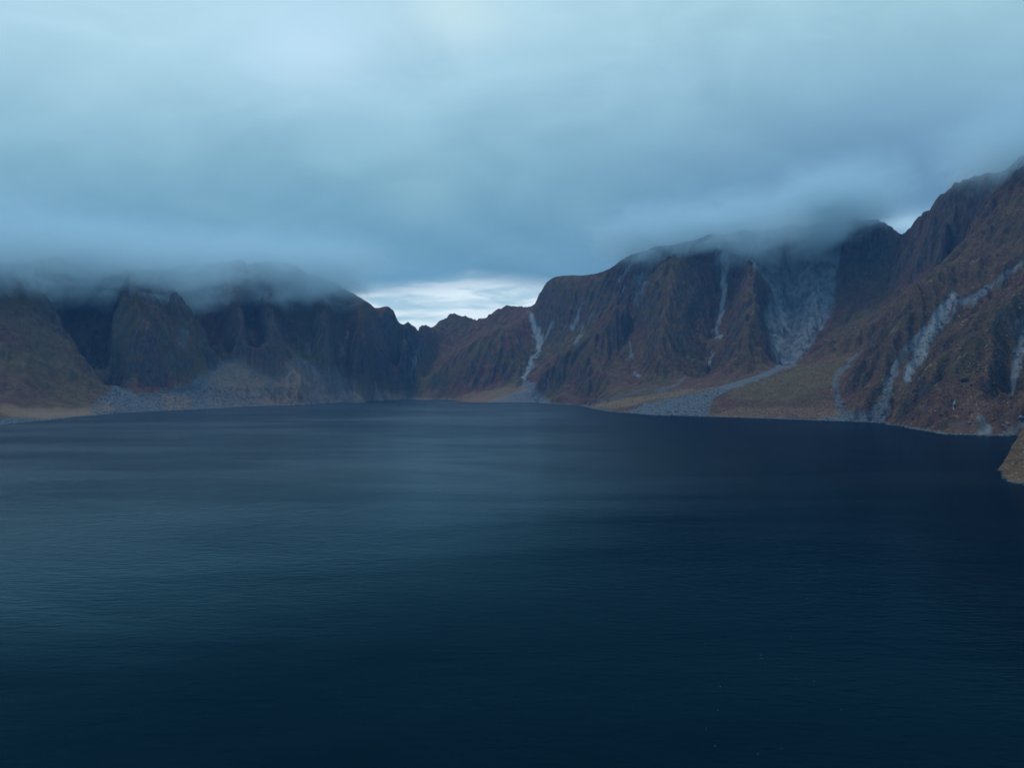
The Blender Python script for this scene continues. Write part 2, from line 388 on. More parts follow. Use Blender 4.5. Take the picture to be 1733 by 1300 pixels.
# flutes running down the crater wall
ccx, ccy = -150., 1150.
th = np.arctan2(GX - ccx, GY - ccy); rr = np.hypot(GX - ccx, GY - ccy)
wth = th * 1500 + fbm(GX, GY, 320, 4, 81) * 120
fl1 = 1 - 2 * np.abs(gnoise(wth / 120, rr / 700, 5)); fl2 = 1 - 2 * np.abs(gnoise(wth / 48 + 9, rr / 420, 8))
crestfade = sstep(fblur(slope, 6), 0.45, 0.9)
H += rough * crestfade * ((fl1 - 0.5) * 9 + (fl2 - 0.5) * 4) * (1 - 0.8 * sstep(GY, 2700, 2900)) * (1 - 0.8 * sstep(GX, 0, 400))
H += rough * (fbm(GX, GY, 150, 5, 21, 0.48, True) - 0.3) * 22 * (1 - 0.65 * sstep(GY, 2750, 2950))
det = H - Hr0; H = H - fblur(det, 10) * 0.8
H = np.where(H < 0.3, np.minimum(H, -0.0), H)
H += sstep(H, 2, 40) * fbm(GX, GY, 60, 4, 5) * 3.0

# ------------------------------------------------------------------ rain erosion of the slopes
def blur(a, n=1):
    for _ in range(n):
        p = np.pad(a, 1, mode='edge')
        a = (p[:-2, 1:-1] + p[2:, 1:-1] + 2 * p[1:-1, 1:-1]) / 4
        p = np.pad(a, 1, mode='edge')
        a = (p[1:-1, :-2] + p[1:-1, 2:] + 2 * p[1:-1, 1:-1]) / 4
    return a
def erode(H, drops, steps, k_er, k_dep, cap, flow):
    ny, nx = H.shape
    Hs = H / CS
    px = rs.rand(drops) * (nx - 3) + 1; py = rs.rand(drops) * (ny - 3) + 1
    vis = (np.abs(px * CS + X0) < 1.0 * (py * CS + Y0) + 200)
    px, py = px[vis], py[vis]; n = len(px)
    dxr = np.zeros(n); dyr = np.zeros(n); sp = np.ones(n); wt = np.ones(n); sed = np.zeros(n)
    for st in range(steps):
        ix = px.astype(np.int64); iy = py.astype(np.int64); fx = px - ix; fy = py - iy
        idx = iy * nx + ix; hf = Hs.ravel()
        a, b, c, d = hf[idx], hf[idx + 1], hf[idx + nx], hf[idx + nx + 1]
        gx_ = (b - a) * (1 - fy) + (d - c) * fy; gy_ = (c - a) * (1 - fx) + (d - b) * fx
        h0 = a * (1 - fx) * (1 - fy) + b * fx * (1 - fy) + c * (1 - fx) * fy + d * fx * fy
        dxr = dxr * 0.15 - gx_ * 0.85; dyr = dyr * 0.15 - gy_ * 0.85
        l = np.hypot(dxr, dyr) + 1e-9; dxr /= l; dyr /= l
        px2 = px + dxr; py2 = py + dyr
        alive = (px2 > 1) & (px2 < nx - 2) & (py2 > 1) & (py2 < ny - 2) & (h0 > 0.1)
        px2 = np.where(alive, px2, px); py2 = np.where(alive, py2, py)
        jx = px2.astype(np.int64); jy = py2.astype(np.int64); ex = px2 - jx; ey = py2 - jy
        jd = jy * nx + jx
        h1 = hf[jd] * (1 - ex) * (1 - ey) + hf[jd + 1] * ex * (1 - ey) + hf[jd + nx] * (1 - ex) * ey + hf[jd + nx + 1] * ex * ey
        dh = h1 - h0
        c_ = np.maximum(-dh, 0.01) * sp * wt * cap
        up = dh > 0
        dep = np.where(up, np.minimum(dh, sed), np.where(sed > c_, (sed - c_) * k_dep, 0))
        ero = np.where(~up & (sed <= c_), np.minimum((c_ - sed) * k_er, -dh), 0)
        dep *= alive; ero *= alive
        sed += ero - dep
        delta = dep - ero
        D = np.zeros(nx * ny)
        for off, wgt in ((0, (1 - fx) * (1 - fy)), (1, fx * (1 - fy)), (nx, (1 - fx) * fy), (nx + 1, fx * fy)):
            D += np.bincount(idx + off, weights=delta * wgt, minlength=nx * ny)
        Hs = Hs + D.reshape(ny, nx)
        flow += np.bincount(idx, weights=wt * alive, minlength=nx * ny).reshape(ny, nx)
        sp = np.sqrt(np.maximum(sp * sp - dh * 4, 0.05)); wt *= 0.985
        if alive.mean() < 0.1: break
        px, py, dxr, dyr, sp, wt, sed = [q[alive] for q in (px2, py2, dxr, dyr, sp, wt, sed)]
    return Hs * CS
flow = np.zeros_like(H)
Hb = H.copy()
for it in range(5):
    Hn = erode(H, 90000, 60, 0.35, 0.25, 3.0, flow)
    dlt = np.clip(Hn - H, -12, 8)
    H = H + 0.5 * dlt + 0.5 * blur(dlt, 1)
    print('erode', it, round(time.time() - T0, 1), float(np.abs(dlt).mean()))
H = np.where(Hb < 3, Hb, H)
tot = np.clip(H - Hb, -32, 14) * (0.12 + 0.88 * sstep(GY, 700, 900)) * (0.25 + 0.75 * sstep(fblur(slope, 5), 0.3, 0.6)) * (1 - 0.7 * sstep(GY, 2750, 2900)); H = Hb + tot
sh_pts = np.array(dens([W(500, 460, 2660), W(560, 484, 2720), W(600, 500, 2780), W(650, 528, 2850), W(682, 541, 2900), W(692, 543, 2940), W(702, 549, 2980), W(716, 547, 3080)], 40))
dm = np.full(H.shape, 1e9)
for q in sh_pts: dm = np.minimum(dm, np.hypot(GX - q[0], GY - q[1]))
mk = 0.8 * (1 - sstep(dm, 40, 170)); H = H * (1 - mk) + Hrbf * mk
flow = blur(np.log1p(flow), 1)

# ------------------------------------------------------------------ terrain mesh: fan-shaped grid, denser near the lake
VR = 0.0028
uu = np.concatenate([np.linspace(-1.5, -0.86, 90, endpoint=False), np.linspace(-0.86, 0.86, 1340), np.linspace(0.86, 1.75, 151)[1:]]); NU = len(uu)
DD = [250.0]
while DD[-1] < 4300: DD.append(DD[-1] * (1 + (VR if DD[-1] > 520 else 0.012)) if DD[-1] < 1500 else DD[-1] + 4.2)
DD = np.array(DD)
UU, VV = np.meshgrid(uu, DD)
TX = UU * VV; TY = VV
TZ = bil(H, TX, TY, X0, Y0, CS)
FL = bil(flow, TX, TY, X0, Y0, CS)
gyy, gxx = np.gradient(H, CS); SL = bil(np.hypot(gxx, gyy), TX, TY, X0, Y0, CS)
TZ += sstep(TZ, 0.5, 25) * ((fbm(TX, TY, 24, 3, 31, 0.55, True) - 0.3) * 3.2 + fbm(TX, TY, 7, 2, 41) * 0.9) * (0.35 + sstep(SL, 0.3, 0.8))
near = TY < 800
TZ[near] += (sstep(TZ, 0.3, 5) * (np.maximum(fbm(TX, TY, 4.5, 3, 51, 0.6), -0.15) * 3.0))[near]
rimz = sstep(TY, 3080, 3180) * (1 - sstep(TY, 3380, 3440)) * sstep(TX, -380, -330) * (1 - sstep(TX, 20, 120))
TZ += rimz * (fbm(TX, TY, 70, 4, 99, 0.6, True) - 0.15) * 26
PX = CX + F * TX / TY; PY = HY - F * (TZ - CAM_H) / TY
print('mesh grid', TX.shape, round(time.time() - T0, 1))

sky_y = {}
for q in (100, 300, 400, 500, 560, 600, 640, 668, 690, 710, 728, 769, 800, 857, 905, 940, 1000, 1050, 1100, 1200, 1400, 1480, 1530, 1562, 1602, 1640, 1700, 1730):
    k = int(np.argmin(np.abs(uu - (q - CX) / F))); sky_y[q] = round(float(PY[:, k].min()))
print('skyline', sky_y)
# ground cover zones, traced on the slopes (values live on the ground itself)
wj1 = fbm(TX, TY, 45, 4, 61); wj2 = fbm(TX, TY, 12, 3, 71)
JX = PX + wj1 * 9 + wj2 * 4; JY = PY + fbm(TX, TY, 45, 4, 65) * 7 + wj2 * 3
def stroke(pts, wd, D0, D1, soft=0.6):
    """distance to a traced line with varying half width"""
    m = np.zeros_like(PX)
    sel = (TY > D0) & (TY < D1)
    xmin = min(p[0] for p in pts) - 40; xmax = max(p[0] for p in pts) + 40
    sel &= (PX > xmin) & (PX < xmax)
    x, y = JX[sel], JY[sel]; best = np.full(x.shape, 9.0)
    for (a, b) in zip(pts[:-1], pts[1:]):
        wa = a[2] if len(a) > 2 else wd; wb = b[2] if len(b) > 2 else wd
        vx, vy = b[0] - a[0], b[1] - a[1]
        t = np.clip(((x - a[0]) * vx + (y - a[1]) * vy) / (vx * vx + vy * vy + 1e-9), 0, 1)
        d = np.hypot(x - a[0] - t * vx, y - a[1] - t * vy) / (wa + (wb - wa) * t)
        best = np.minimum(best, d)
    best = best + wj2[sel] * 0.3
    m[sel] = 1 - sstep(best, 1 - soft, 1 + soft * 0.5)
    return m
def area(pts, D0, D1):
    sel = (TY > D0) & (TY < D1); m = np.zeros_like(PX)
    m[sel] = inside(JX[sel], JY[sel], pts)
    return blur(m, 3)
def mx(*a):
    r = a[0]
    for b in a[1:]: r = np.maximum(r, b)
    return r
scar = mx(
    area([(1272, 400), (1425, 400), (1418, 470), (1412, 520), (1395, 555), (1368, 592), (1345, 618), (1312, 622), (1303, 585), (1290, 530), (1303, 492), (1280, 460), (1262, 430)], 1850, 2700) * 0.62,
    stroke([(1270, 440, 3), (1300, 470, 5), (1315, 510, 8), (1330, 550, 6), (1345, 570, 4)], 6, 1900, 2700) * 0.9,
    stroke([(1385, 480, 3), (1375, 540, 9), (1360, 580, 8)], 6, 1900, 2700) * 0.85,
    stroke([(1228, 430, 6), (1226, 470, 7), (1223, 520, 6), (1212, 560, 5), (1218, 572, 4)], 5, 1900, 2700),
    stroke([(1207, 595, 2.5), (1198, 625, 2)], 2.5, 1900, 2700),
    stroke([(898, 530, 5), (908, 560, 10), (916, 580, 6), (905, 603, 4), (893, 628, 7), (888, 640, 6)], 6, 2450, 3100),
    stroke([(935, 545, 5), (920, 575, 4)], 4, 2450, 3000) * 0.7,
    stroke([(985, 510, 2.5), (970, 558, 5)], 4, 2450, 2900) * 0.8, stroke([(1002, 530, 2), (975, 575, 3), (970, 580, 3)], 3, 2300, 2800) * 0.8,
    stroke([(1068, 440, 2.5), (1048, 475, 3)], 3, 2300, 2900) * 0.9, stroke([(1060, 488, 2), (1050, 505, 2)], 2, 2300, 2900),
    stroke([(1085, 470, 16), (1078, 515, 4), (1078, 525, 2)], 6, 2300, 2800) * 0.45,
    stroke([(1066, 580, 3), (1072, 610, 2)], 3, 2000, 2500) * 0.7, stroke([(1070, 628, 3), (1082, 638, 4)], 3, 1900, 2500) * 0.7,
    stroke([(148, 590, 6), (162, 625, 10)], 6, 1800, 2200) * 0.35, stroke([(310, 560, 12), (308, 585, 10)], 6, 1900, 2300) * 0.35,
    stroke([(588, 560, 4), (578, 600, 3)], 4, 2400, 2800) * 0.5, stroke([(522, 560, 6), (525, 600, 6)], 6, 2350, 2700) * 0.4,
    stroke([(716, 565, 2), (705, 600, 3), (692, 632, 3)], 3, 2800, 3300) * 0.6,
    stroke([(1738, 440, 7), (1700, 470, 8), (1668, 492, 9), (1640, 512, 8)], 6, 1200, 1700) * 0.55,
    stroke([(1660, 500, 5), (1630, 512, 7), (1605, 512, 8)], 6, 1200, 1700) * 0.8,
    stroke([(1613, 503, 10), (1592, 535, 16), (1565, 575, 15), (1550, 610, 11), (1535, 640, 8)], 6, 1200, 1700),
    stroke([(1560, 560, 9), (1530, 600, 9), (1505, 640, 8), (1500, 680, 10)], 6, 1200, 1700) * 0.7,
    stroke([(1522, 540, 6), (1508, 560, 5)], 5, 1400, 1700) * 0.5, stroke([(1480, 560, 4), (1455, 600, 3), (1430, 625, 3)], 5, 1400, 1800) * 0.4,
    stroke([(1733, 540, 8), (1722, 545, 5)], 6, 1100, 1500), stroke([(1735, 560, 12), (1722, 600, 13), (1715, 640, 7), (1712, 665, 4)], 6, 1050, 1500) * 0.85,
    stroke([(1614, 677, 2), (1614, 690, 4)], 3, 1000, 1300), stroke([(1560, 690, 6), (1610, 688, 3)], 3, 1000, 1300) * 0.3,
    stroke([(1660, 705, 8), (1668, 728, 16)], 3, 900, 1150) * 0.5, stroke([(1625, 725, 14), (1630, 728, 14)], 3, 900, 1150) * 0.3,
    stroke([(1700, 732, 6), (1735, 720, 14)], 3, 900, 1150) * 0.45)
scree = mx(
    area([(195, 655), (235, 668), (290, 655), (330, 640), (370, 612), (408, 604), (430, 618), (462, 638), (490, 612), (505, 603), (540, 622), (573, 625), (600, 645), (650, 660), (680, 676), (560, 690), (400, 700), (200, 710), (150, 700)], 1600, 2850) * 0.72,
    area([(885, 640), (905, 645), (912, 665), (938, 684), (800, 690), (845, 672), (880, 660)], 2300, 2620) * 0.9,
    area([(1335, 612), (1352, 618), (1290, 640), (1235, 660), (1205, 676), (1198, 720), (1040, 720), (1050, 698), (1100, 682), (1150, 670), (1240, 648), (1300, 625)], 1400, 2050) * 0.9,
    stroke([(1160, 640, 3), (1130, 658, 4), (1105, 668, 4)], 3, 1700, 2100) * 0.7, stroke([(1090, 660, 3), (1050, 670, 3), (1000, 683, 4)], 3, 1700, 2300) * 0.5,
    stroke([(1450, 600, 4), (1417, 635, 7), (1416, 670, 7), (1425, 700, 10)], 6, 1350, 1750) * 0.8,
    area([(1375, 722), (1385, 705), (1430, 700), (1470, 690), (1495, 672), (1508, 690), (1500, 722)], 1200, 1420),
    area([(195, 652), (230, 668), (300, 655), (330, 648), (420, 690), (260, 705), (190, 705), (150, 690)], 1600, 2200) * 0.8,
    area([(0, 705), (60, 708), (100, 715), (0, 726)], 1100, 1600) * 0.7,
    area([(330, 648), (380, 625), (400, 690), (330, 695)], 1900, 2300) * 0.55,
    area([(505, 615), (560, 640), (620, 675), (540, 690), (520, 650)], 2100, 2600) * 0.6,
    area([(575, 625), (590, 640), (650, 660), (640, 685), (600, 680)], 2300, 2800) * 0.4)
warm = mx(   # dry grass, ochre
    area([(60, 690), (150, 690), (195, 678), (190, 700), (60, 712), (0, 700), (0, 688)], 1300, 1850) * 0.7,
    (TY < 800) * 0.45 * np.ones_like(PX),
    area([(275, 672), (300, 668), (322, 672), (325, 692), (280, 694)], 1700, 2300) * 0.8,
    area([(340, 640), (408, 606), (460, 640), (440, 672), (380, 668)], 1900, 2350) * 0.7,
    area([(450, 670), (505, 608), (530, 655), (520, 690), (440, 690)], 2000, 2500) * 0.7,
    area([(590, 640), (650, 662), (680, 676), (600, 678)], 2300, 2900) * 0.8,
    area([(760, 678), (800, 664), (880, 650), (895, 660), (830, 684)], 2350, 2760) * 0.6,
    area([(990, 690), (1050, 676), (1150, 660), (1200, 656), (1230, 662), (1130, 672), (1040, 692)], 1550, 2250) * 0.55,
    area([(1200, 700), (1250, 690), (1420, 688), (1425, 706), (1205, 708)], 1350, 1650) * 0.5,
    area([(340, 645), (408, 604), (500, 610), (600, 645), (640, 664), (560, 684), (440, 690), (350, 690)], 1900, 2750) * 0.35,
    area([(1380, 705), (1425, 688), (1425, 700), (1390, 716)], 1300, 1500) * 0.6)
sand = mx(area([(0, 694), (90, 700), (150, 697), (190, 690), (190, 712), (110, 712)], 1200, 1800) * 0.5,
    area([(645, 672), (690, 668), (740, 674), (800, 682), (690, 684)], 2500, 2900) * 0.5)
green = mx(area([(1000, 686), (1040, 678), (1150, 664), (1180, 668), (1040, 690), (1010, 700)], 1600, 2200) * 0.9,
    area([(1240, 660), (1370, 618), (1415, 606), (1440, 600), (1415, 650), (1330, 680), (1230, 678)], 1450, 1900) * 0.85,
    area([(660, 668), (735, 630), (800, 590), (860, 556), (800, 610), (740, 665), (690, 676)], 2600, 3100) * 0.6,
    area([(790, 678), (850, 655), (880, 630), (870, 655), (820, 678)], 2400, 2800) * 0.5,
    (TY < 800) * 0.25 * np.ones_like(PX), 0.5 * sstep(720 - PX, 0, 60) * sstep(TY, 1500, 1600) * sstep(fbm(TX, TY, 160, 3, 95), -0.35, 0.35), stroke([(1438, 693, 7)] * 2, 7, 1300, 1450))
# free-form extra wash lines where water gathers
thr = sstep(FL, 3.4, 4.8) * sstep(SL, 0.35, 0.8) * 0.45
verts = np.stack([TX, TY, TZ], -1).reshape(-1, 3).astype(np.float32)
ny, nx = TX.shape
I = (np.arange(ny - 1)[:, None] * nx + np.arange(nx - 1)[None, :])
quads = np.stack([I, I + 1, I + nx + 1, I + nx], -1).reshape(-1, 4)
zq = TZ.ravel()[quads].max(1); quads = quads[zq > -3]
c_px = CX + F * uu[(quads[:, 0] % nx)]; c_D = DD[quads[:, 0] // nx]

# ------------------------------------------------------------------ terrain material
def terrain_mat():
    m = bpy.data.materials.new('crater slopes'); m.use_nodes = True
    g = G(m.node_tree); m.node_tree.nodes.clear()
    pos = g.n('ShaderNodeNewGeometry').outputs['Position']
    nrm = g.n('ShaderNodeNewGeometry').outputs['True Normal']
    a1 = g.n('ShaderNodeAttribute', attribute_name='cover'); c1 = g.n('ShaderNodeSeparateColor'); g.put(c1.inputs[0], a1.outputs['Color'])
    a2 = g.n('ShaderNodeAttribute', attribute_name='cover_two'); c2 = g.n('ShaderNodeSeparateColor'); g.put(c2.inputs[0], a2.outputs['Color'])
    scar_, scree_, warm_ = c1.outputs
    sand_, green_, thr_ = c2.outputs
    nA = g.noise(pos, 0.006, 4, 0.6, 0.6)
    nB = g.noise(pos, 0.035, 5, 0.65)
    nC = g.noise(pos, 0.22, 4, 0.7)
    nD = g.noise(pos, 0.9, 3, 0.7)
    nz = g.xyz(nrm)[2]
    nS = g.noise(g.vm('MULTIPLY', pos, (1.0, 1.0, 0.18)), 0.09, 5, 0.68, 0.4)
    veg = g.mix(g.mr(nA, 0.38, 0.62), (0.105, 0.044, 0.036), (0.076, 0.058, 0.029))
    veg = g.mix(g.mr(nB, 0.42, 0.66), veg, (0.13, 0.080, 0.044))
    veg = g.mix(g.mr(nC, 0.50, 0.64, 0.0, 0.8), veg, (0.028, 0.024, 0.018))
    veg = g.mix(g.mr(nD, 0.52, 0.64, 0.0, 0.45), veg, (0.18, 0.125, 0.075))
    rock = g.mix(g.mr(g.noise(g.vm('MULTIPLY', pos, (1.0, 1.0, 0.25)), 0.12, 5, 0.7), 0.35, 0.65), (0.035, 0.033, 0.034), (0.105, 0.10, 0.095))
    c = g.mix(g.m('MULTIPLY', g.mr(g.m('ADD', nz, g.m('MULTIPLY', g.m('SUBTRACT', nB, 0.5), 0.5)), 0.26, 0.46, 1.0, 0.0), 0.6), veg, rock)
    c = g.mix(g.m('MULTIPLY', green_, g.mr(nC, 0.35, 0.6, 0.2, 0.9)), c, (0.130, 0.104, 0.044))
    c = g.mix(g.m('MULTIPLY', sand_, g.mr(nB, 0.3, 0.6, 0.5, 1.0)), c, (0.22, 0.19, 0.14))
    gr = g.mix(g.mr(nC, 0.35, 0.65), (0.075, 0.082, 0.084), (0.155, 0.158, 0.158))
    gr = g.mix(g.mr(nD, 0.55, 0.75, 0.0, 0.5), gr, (0.05, 0.05, 0.05))
    c = g.mix(g.mr(g.m('ADD', scree_, g.m('ADD', g.m('MULTIPLY', g.m('SUBTRACT', nC, 0.5), 0.5), g.m('MULTIPLY', g.m('SUBTRACT', nA, 0.5), 0.6))), 0.2, 0.95), c, gr)
    c = g.mix(g.m('MULTIPLY', warm_, g.mr(nC, 0.3, 0.6, 0.5, 1.0)), c, (0.23, 0.145, 0.085))
    pale = g.mix(g.mr(g.noise(g.vm('MULTIPLY', pos, (1.0, 1.0, 0.3)), 0.035, 6, 0.62, 0.6), 0.35, 0.65), (0.07, 0.074, 0.075), (0.155, 0.16, 0.155))
    pale = g.mix(g.mr(g.m('ADD', scar_, g.m('MULTIPLY', g.m('SUBTRACT', nS, 0.5), 1.0)), 0.6, 1.2), pale, (0.22, 0.205, 0.185), 'MIX')
    c = g.mix(g.mr(g.m('ADD', scar_, g.m('MULTIPLY', g.m('SUBTRACT', nS, 0.5), 0.9)), 0.22, 0.60), c, pale)
    c = g.mix(g.m('MULTIPLY', g.m('MULTIPLY', thr_, g.mr(nB, 0.45, 0.6)), 0.6), c, (0.15, 0.145, 0.14))
    z = g.xyz(pos)[2]
    c = g.mix(g.mr(g.m('ADD', z, g.m('MULTIPLY', nC, 2.0)), 1.4, 2.4, 0.8, 0.0), c, (0.035, 0.035, 0.035))
    bs = g.n('ShaderNodeBsdfPrincipled'); g.put(bs.inputs['Base Color'], c); bs.inputs['Roughness'].default_value = 0.95
    bs.inputs['Specular IOR Level'].default_value = 0.1
    bm = g.n('ShaderNodeBump'); bm.inputs['Strength'].default_value = 1.0; bm.inputs['Distance'].default_value = 1.0
    hgt = g.m('MULTIPLY', g.m('ADD', g.m('MULTIPLY', g.noise(pos, 0.10, 6, 0.72), 7.0), g.m('MULTIPLY', nD, 1.0)), g.m('SUBTRACT', 1.0, g.m('MULTIPLY', scar_, 0.8)))
    g.put(bm.inputs['Height'], hgt); g.put(bs.inputs['Normal'], bm.outputs[0])
    g.put(g.n('ShaderNodeOutputMaterial').inputs[0], bs.outputs[0])
    return m
MT = terrain_mat()
cov = np.stack([scar, scree, warm, np.ones_like(scar)], -1).reshape(-1, 4).astype(np.float32)
cov2 = np.stack([sand, green, thr, np.ones_like(scar)], -1).reshape(-1, 4).astype(np.float32)
def mesh_part(name, q, kind='structure', **props):
    used, inv = np.unique(q, return_inverse=True)
    vs = verts[used]; fs = inv.reshape(-1, 4).astype(np.int32)
    me = bpy.data.meshes.new(name)
    me.vertices.add(len(vs)); me.vertices.foreach_set('co', vs.ravel())
    me.loops.add(fs.size); me.loops.foreach_set('vertex_index', fs.ravel())
    me.polygons.add(len(fs)); me.polygons.foreach_set('loop_start', np.arange(0, fs.size, 4, dtype=np.int32))
    me.polygons.foreach_set('loop_total', np.full(len(fs), 4, np.int32))
    me.polygons.foreach_set('use_smooth', np.ones(len(fs), bool))
    me.update(calc_edges=True)
    for nm, arr in (('cover', cov), ('cover_two', cov2)):
        at = me.attributes.new(nm, 'FLOAT_COLOR', 'POINT'); at.data.foreach_set('color', arr[used].ravel())
    me.materials.append(MT)
    o = bpy.data.objects.new(name, me); col.objects.link(o); o['kind'] = kind
    for k, v_ in props.items(): o[k] = v_
    return o
# split along the natural valleys
head = (c_D < 760) & (c_px > 1400)
lft = (c_px < 715) & ~head
mid = (c_px >= 715) & (c_px < 903) & ~head
rgt = (c_px >= 903) & (c_px < 1420) & ~head
rst = (c_px >= 1420) & ~head
mesh_part('hills', quads[lft]); mesh_part('hills', quads[mid]); mesh_part('hills', quads[rgt]); mesh_part('hills', quads[rst])
mesh_part('headland', quads[head])
print('terrain', round(time.time() - T0, 1))

# low scrub and tussock on the nearer slopes: one mass of small tufts
def undergrowth():
    r_ = np.random.RandomState(3)
    def pts(n, u0, u1, d0, d1):
        D = d0 * (d1 / d0) ** r_.rand(n); U = u0 + (u1 - u0) * r_.rand(n); return U * D, D
    x1, y1 = pts(16000, 0.66, 1.0, 540, 760); x2, y2 = pts(190000, 0.02, 0.95, 1000, 2150)
    x = np.concatenate([x1, x2]); y = np.concatenate([y1, y2])
    u_i = np.interp(x / y, uu, np.arange(NU)); d_i = np.interp(y, DD, np.arange(len(DD)))
    i0 = np.clip(u_i.astype(int), 0, NU - 2); j0 = np.clip(d_i.astype(int), 0, len(DD) - 2); fu = u_i - i0; fd = d_i - j0
    def at(A): return (A[j0, i0] * (1 - fu) + A[j0, i0 + 1] * fu) * (1 - fd) + (A[j0 + 1, i0] * (1 - fu) + A[j0 + 1, i0 + 1] * fu) * fd
    z = at(TZ); clump = fbm(x, y, 30, 3, 91)
    ok = (z > 2.5) & (at(scar) < 0.12) & (at(scree) < 0.2) & (clump + r_.rand(len(x)) * 0.7 > 0.1 + 0.35 * sstep(y, 1500, 2150) * (x / y < 0.7) + 0.3 * sstep(-x / y, -0.35, -0.05))
    x, y, z, clump = x[ok], y[ok], z[ok], clump[ok]; n = len(x)
    s_ = np.where(y < 800, 0.75, 1.5) * (0.5 + r_.rand(n) ** 2 * 1.3)
    ang = r_.rand(n) * 6.283
    V = []; 
    for k in range(4):
        a = ang + k * 1.5708 + r_.randn(n) * 0.25; rd = s_ * (0.8 + 0.4 * r_.rand(n))
        V.append(np.stack([x + np.cos(a) * rd, y + np.sin(a) * rd, z - s_ * 0.5], 1))
    V.append(np.stack([x + r_.randn(n) * s_ * 0.25, y + r_.randn(n) * s_ * 0.25, z + s_ * (0.55 + 0.5 * r_.rand(n))], 1))
    V = np.stack(V, 1).reshape(-1, 3).astype(np.float32)
    b = (np.arange(n) * 5)[:, None, None]
    tri = (b + np.array([[0, 1, 4], [1, 2, 4], [2, 3, 4], [3, 0, 4]])[None]).reshape(-1, 3).astype(np.int32)
    me = bpy.data.meshes.new('undergrowth'); me.vertices.add(len(V)); me.vertices.foreach_set('co', V.ravel())
    me.loops.add(tri.size); me.loops.foreach_set('vertex_index', tri.ravel())
    me.polygons.add(len(tri)); me.polygons.foreach_set('loop_start', np.arange(0, tri.size, 3, dtype=np.int32)); me.polygons.foreach_set('loop_total', np.full(len(tri), 3, np.int32))
    me.update(calc_edges=True)
    tint = np.repeat(np.clip(0.5 + (y < 800) * (0.2 + r_.randn(n) * 0.16) + clump * 0.6 + r_.randn(n) * 0.15, 0, 1), 5)
    at_ = me.attributes.new('tuft', 'FLOAT', 'POINT'); at_.data.foreach_set('value', tint.astype(np.float32))
    m = bpy.data.materials.new('dry scrub'); m.use_nodes = True; g = G(m.node_tree); m.node_tree.nodes.clear()
    a = g.n('ShaderNodeAttribute', attribute_name='tuft').outputs['Fac']
    c = ramp_in(g, a, [(0.0, (0.022, 0.026, 0.014)), (0.35, (0.060, 0.034, 0.024)), (0.65, (0.105, 0.056, 0.037)), (0.85, (0.14, 0.098, 0.056)), (1.0, (0.21, 0.165, 0.09))])
    bs = g.n('ShaderNodeBsdfPrincipled'); g.put(bs.inputs['Base Color'], c); bs.inputs['Roughness'].default_value = 1.0; bs.inputs['Specular IOR Level'].default_value = 0.05
    g.put(g.n('ShaderNodeOutputMaterial').inputs[0], bs.outputs[0]); me.materials.append(m)
    o = bpy.data.objects.new('undergrowth', me); col.objects.link(o); o['kind'] = 'stuff'
    print('tufts', n)
undergrowth()

def rubble():
    # broken stones along the waterline and on the grey fans
    r_ = np.random.RandomState(11)
    wgt = ((TZ > 0.05) & (TZ < 1.6)) * 6.0 + ((scree > 0.3) & (TZ > 0.5) & (TZ < 60)) * 1.0 + ((scar > 0.5) & (TY < 1700)) * 0.8
    wgt = wgt * (TY < 2300) * TY ** 0.5 * np.where(TY < 800, 0.12, 1.0); cand = np.flatnonzero(wgt.ravel() > 0)
    p = wgt.ravel()[cand]; pick = r_.choice(cand, 16000, p=p / p.sum())
    x = TX.ravel()[pick] + r_.randn(len(pick)) * 1.5; y = TY.ravel()[pick] + r_.randn(len(pick)) * 1.5; z = TZ.ravel()[pick]
    n = len(x); s_ = 0.35 + 1.5 * r_.rand(n) ** 4 + (y / 2500) * 0.5
    cube = np.array([[i, j, k] for i in (-1, 1) for j in (-1, 1) for k in (-1, 1)], float)
    V = cube[None] * s_[:, None, None] * np.stack([0.7 + 0.6 * r_.rand(n), 0.6 + 0.5 * r_.rand(n), 0.35 + 0.4 * r_.rand(n)], 1)[:, None, :]
    V = V + r_.randn(n, 8, 3) * s_[:, None, None] * 0.22
    a = r_.rand(n) * 6.28; c_, d_ = np.cos(a)[:, None], np.sin(a)[:, None]
    V = np.stack([V[..., 0] * c_ - V[..., 1] * d_ + x[:, None], V[..., 0] * d_ + V[..., 1] * c_ + y[:, None], V[..., 2] + z[:, None]], -1).reshape(-1, 3).astype(np.float32)
    f = np.array([(0, 1, 3, 2), (4, 6, 7, 5), (0, 4, 5, 1), (2, 3, 7, 6), (0, 2, 6, 4), (1, 5, 7, 3)])
    q = ((np.arange(n) * 8)[:, None, None] + f[None]).reshape(-1, 4).astype(np.int32)
    me = bpy.data.meshes.new('rubble'); me.vertices.add(len(V)); me.vertices.foreach_set('co', V.ravel())
    me.loops.add(q.size); me.loops.foreach_set('vertex_index', q.ravel())
    me.polygons.add(len(q)); me.polygons.foreach_set('loop_start', np.arange(0, q.size, 4, dtype=np.int32)); me.polygons.foreach_set('loop_total', np.full(len(q), 4, np.int32))
    me.update(calc_edges=True)
    m = bpy.data.materials.new('rubble stone'); m.use_nodes = True; g = G(m.node_tree); m.node_tree.nodes.clear()
    pos = g.n('ShaderNodeNewGeometry').outputs['Position']
    bs = g.n('ShaderNodeBsdfPrincipled'); bs.inputs['Roughness'].default_value = 0.9
    g.put(bs.inputs['Base Color'], g.mix(g.mr(g.noise(pos, 0.35, 3, 0.6), 0.35, 0.65), (0.075, 0.075, 0.076), (0.14, 0.138, 0.133)))
    g.put(g.n('ShaderNodeOutputMaterial').inputs[0], bs.outputs[0]); me.materials.append(m)
    o = bpy.data.objects.new('rubble', me); col.objects.link(o); o['kind'] = 'stuff'
rubble()

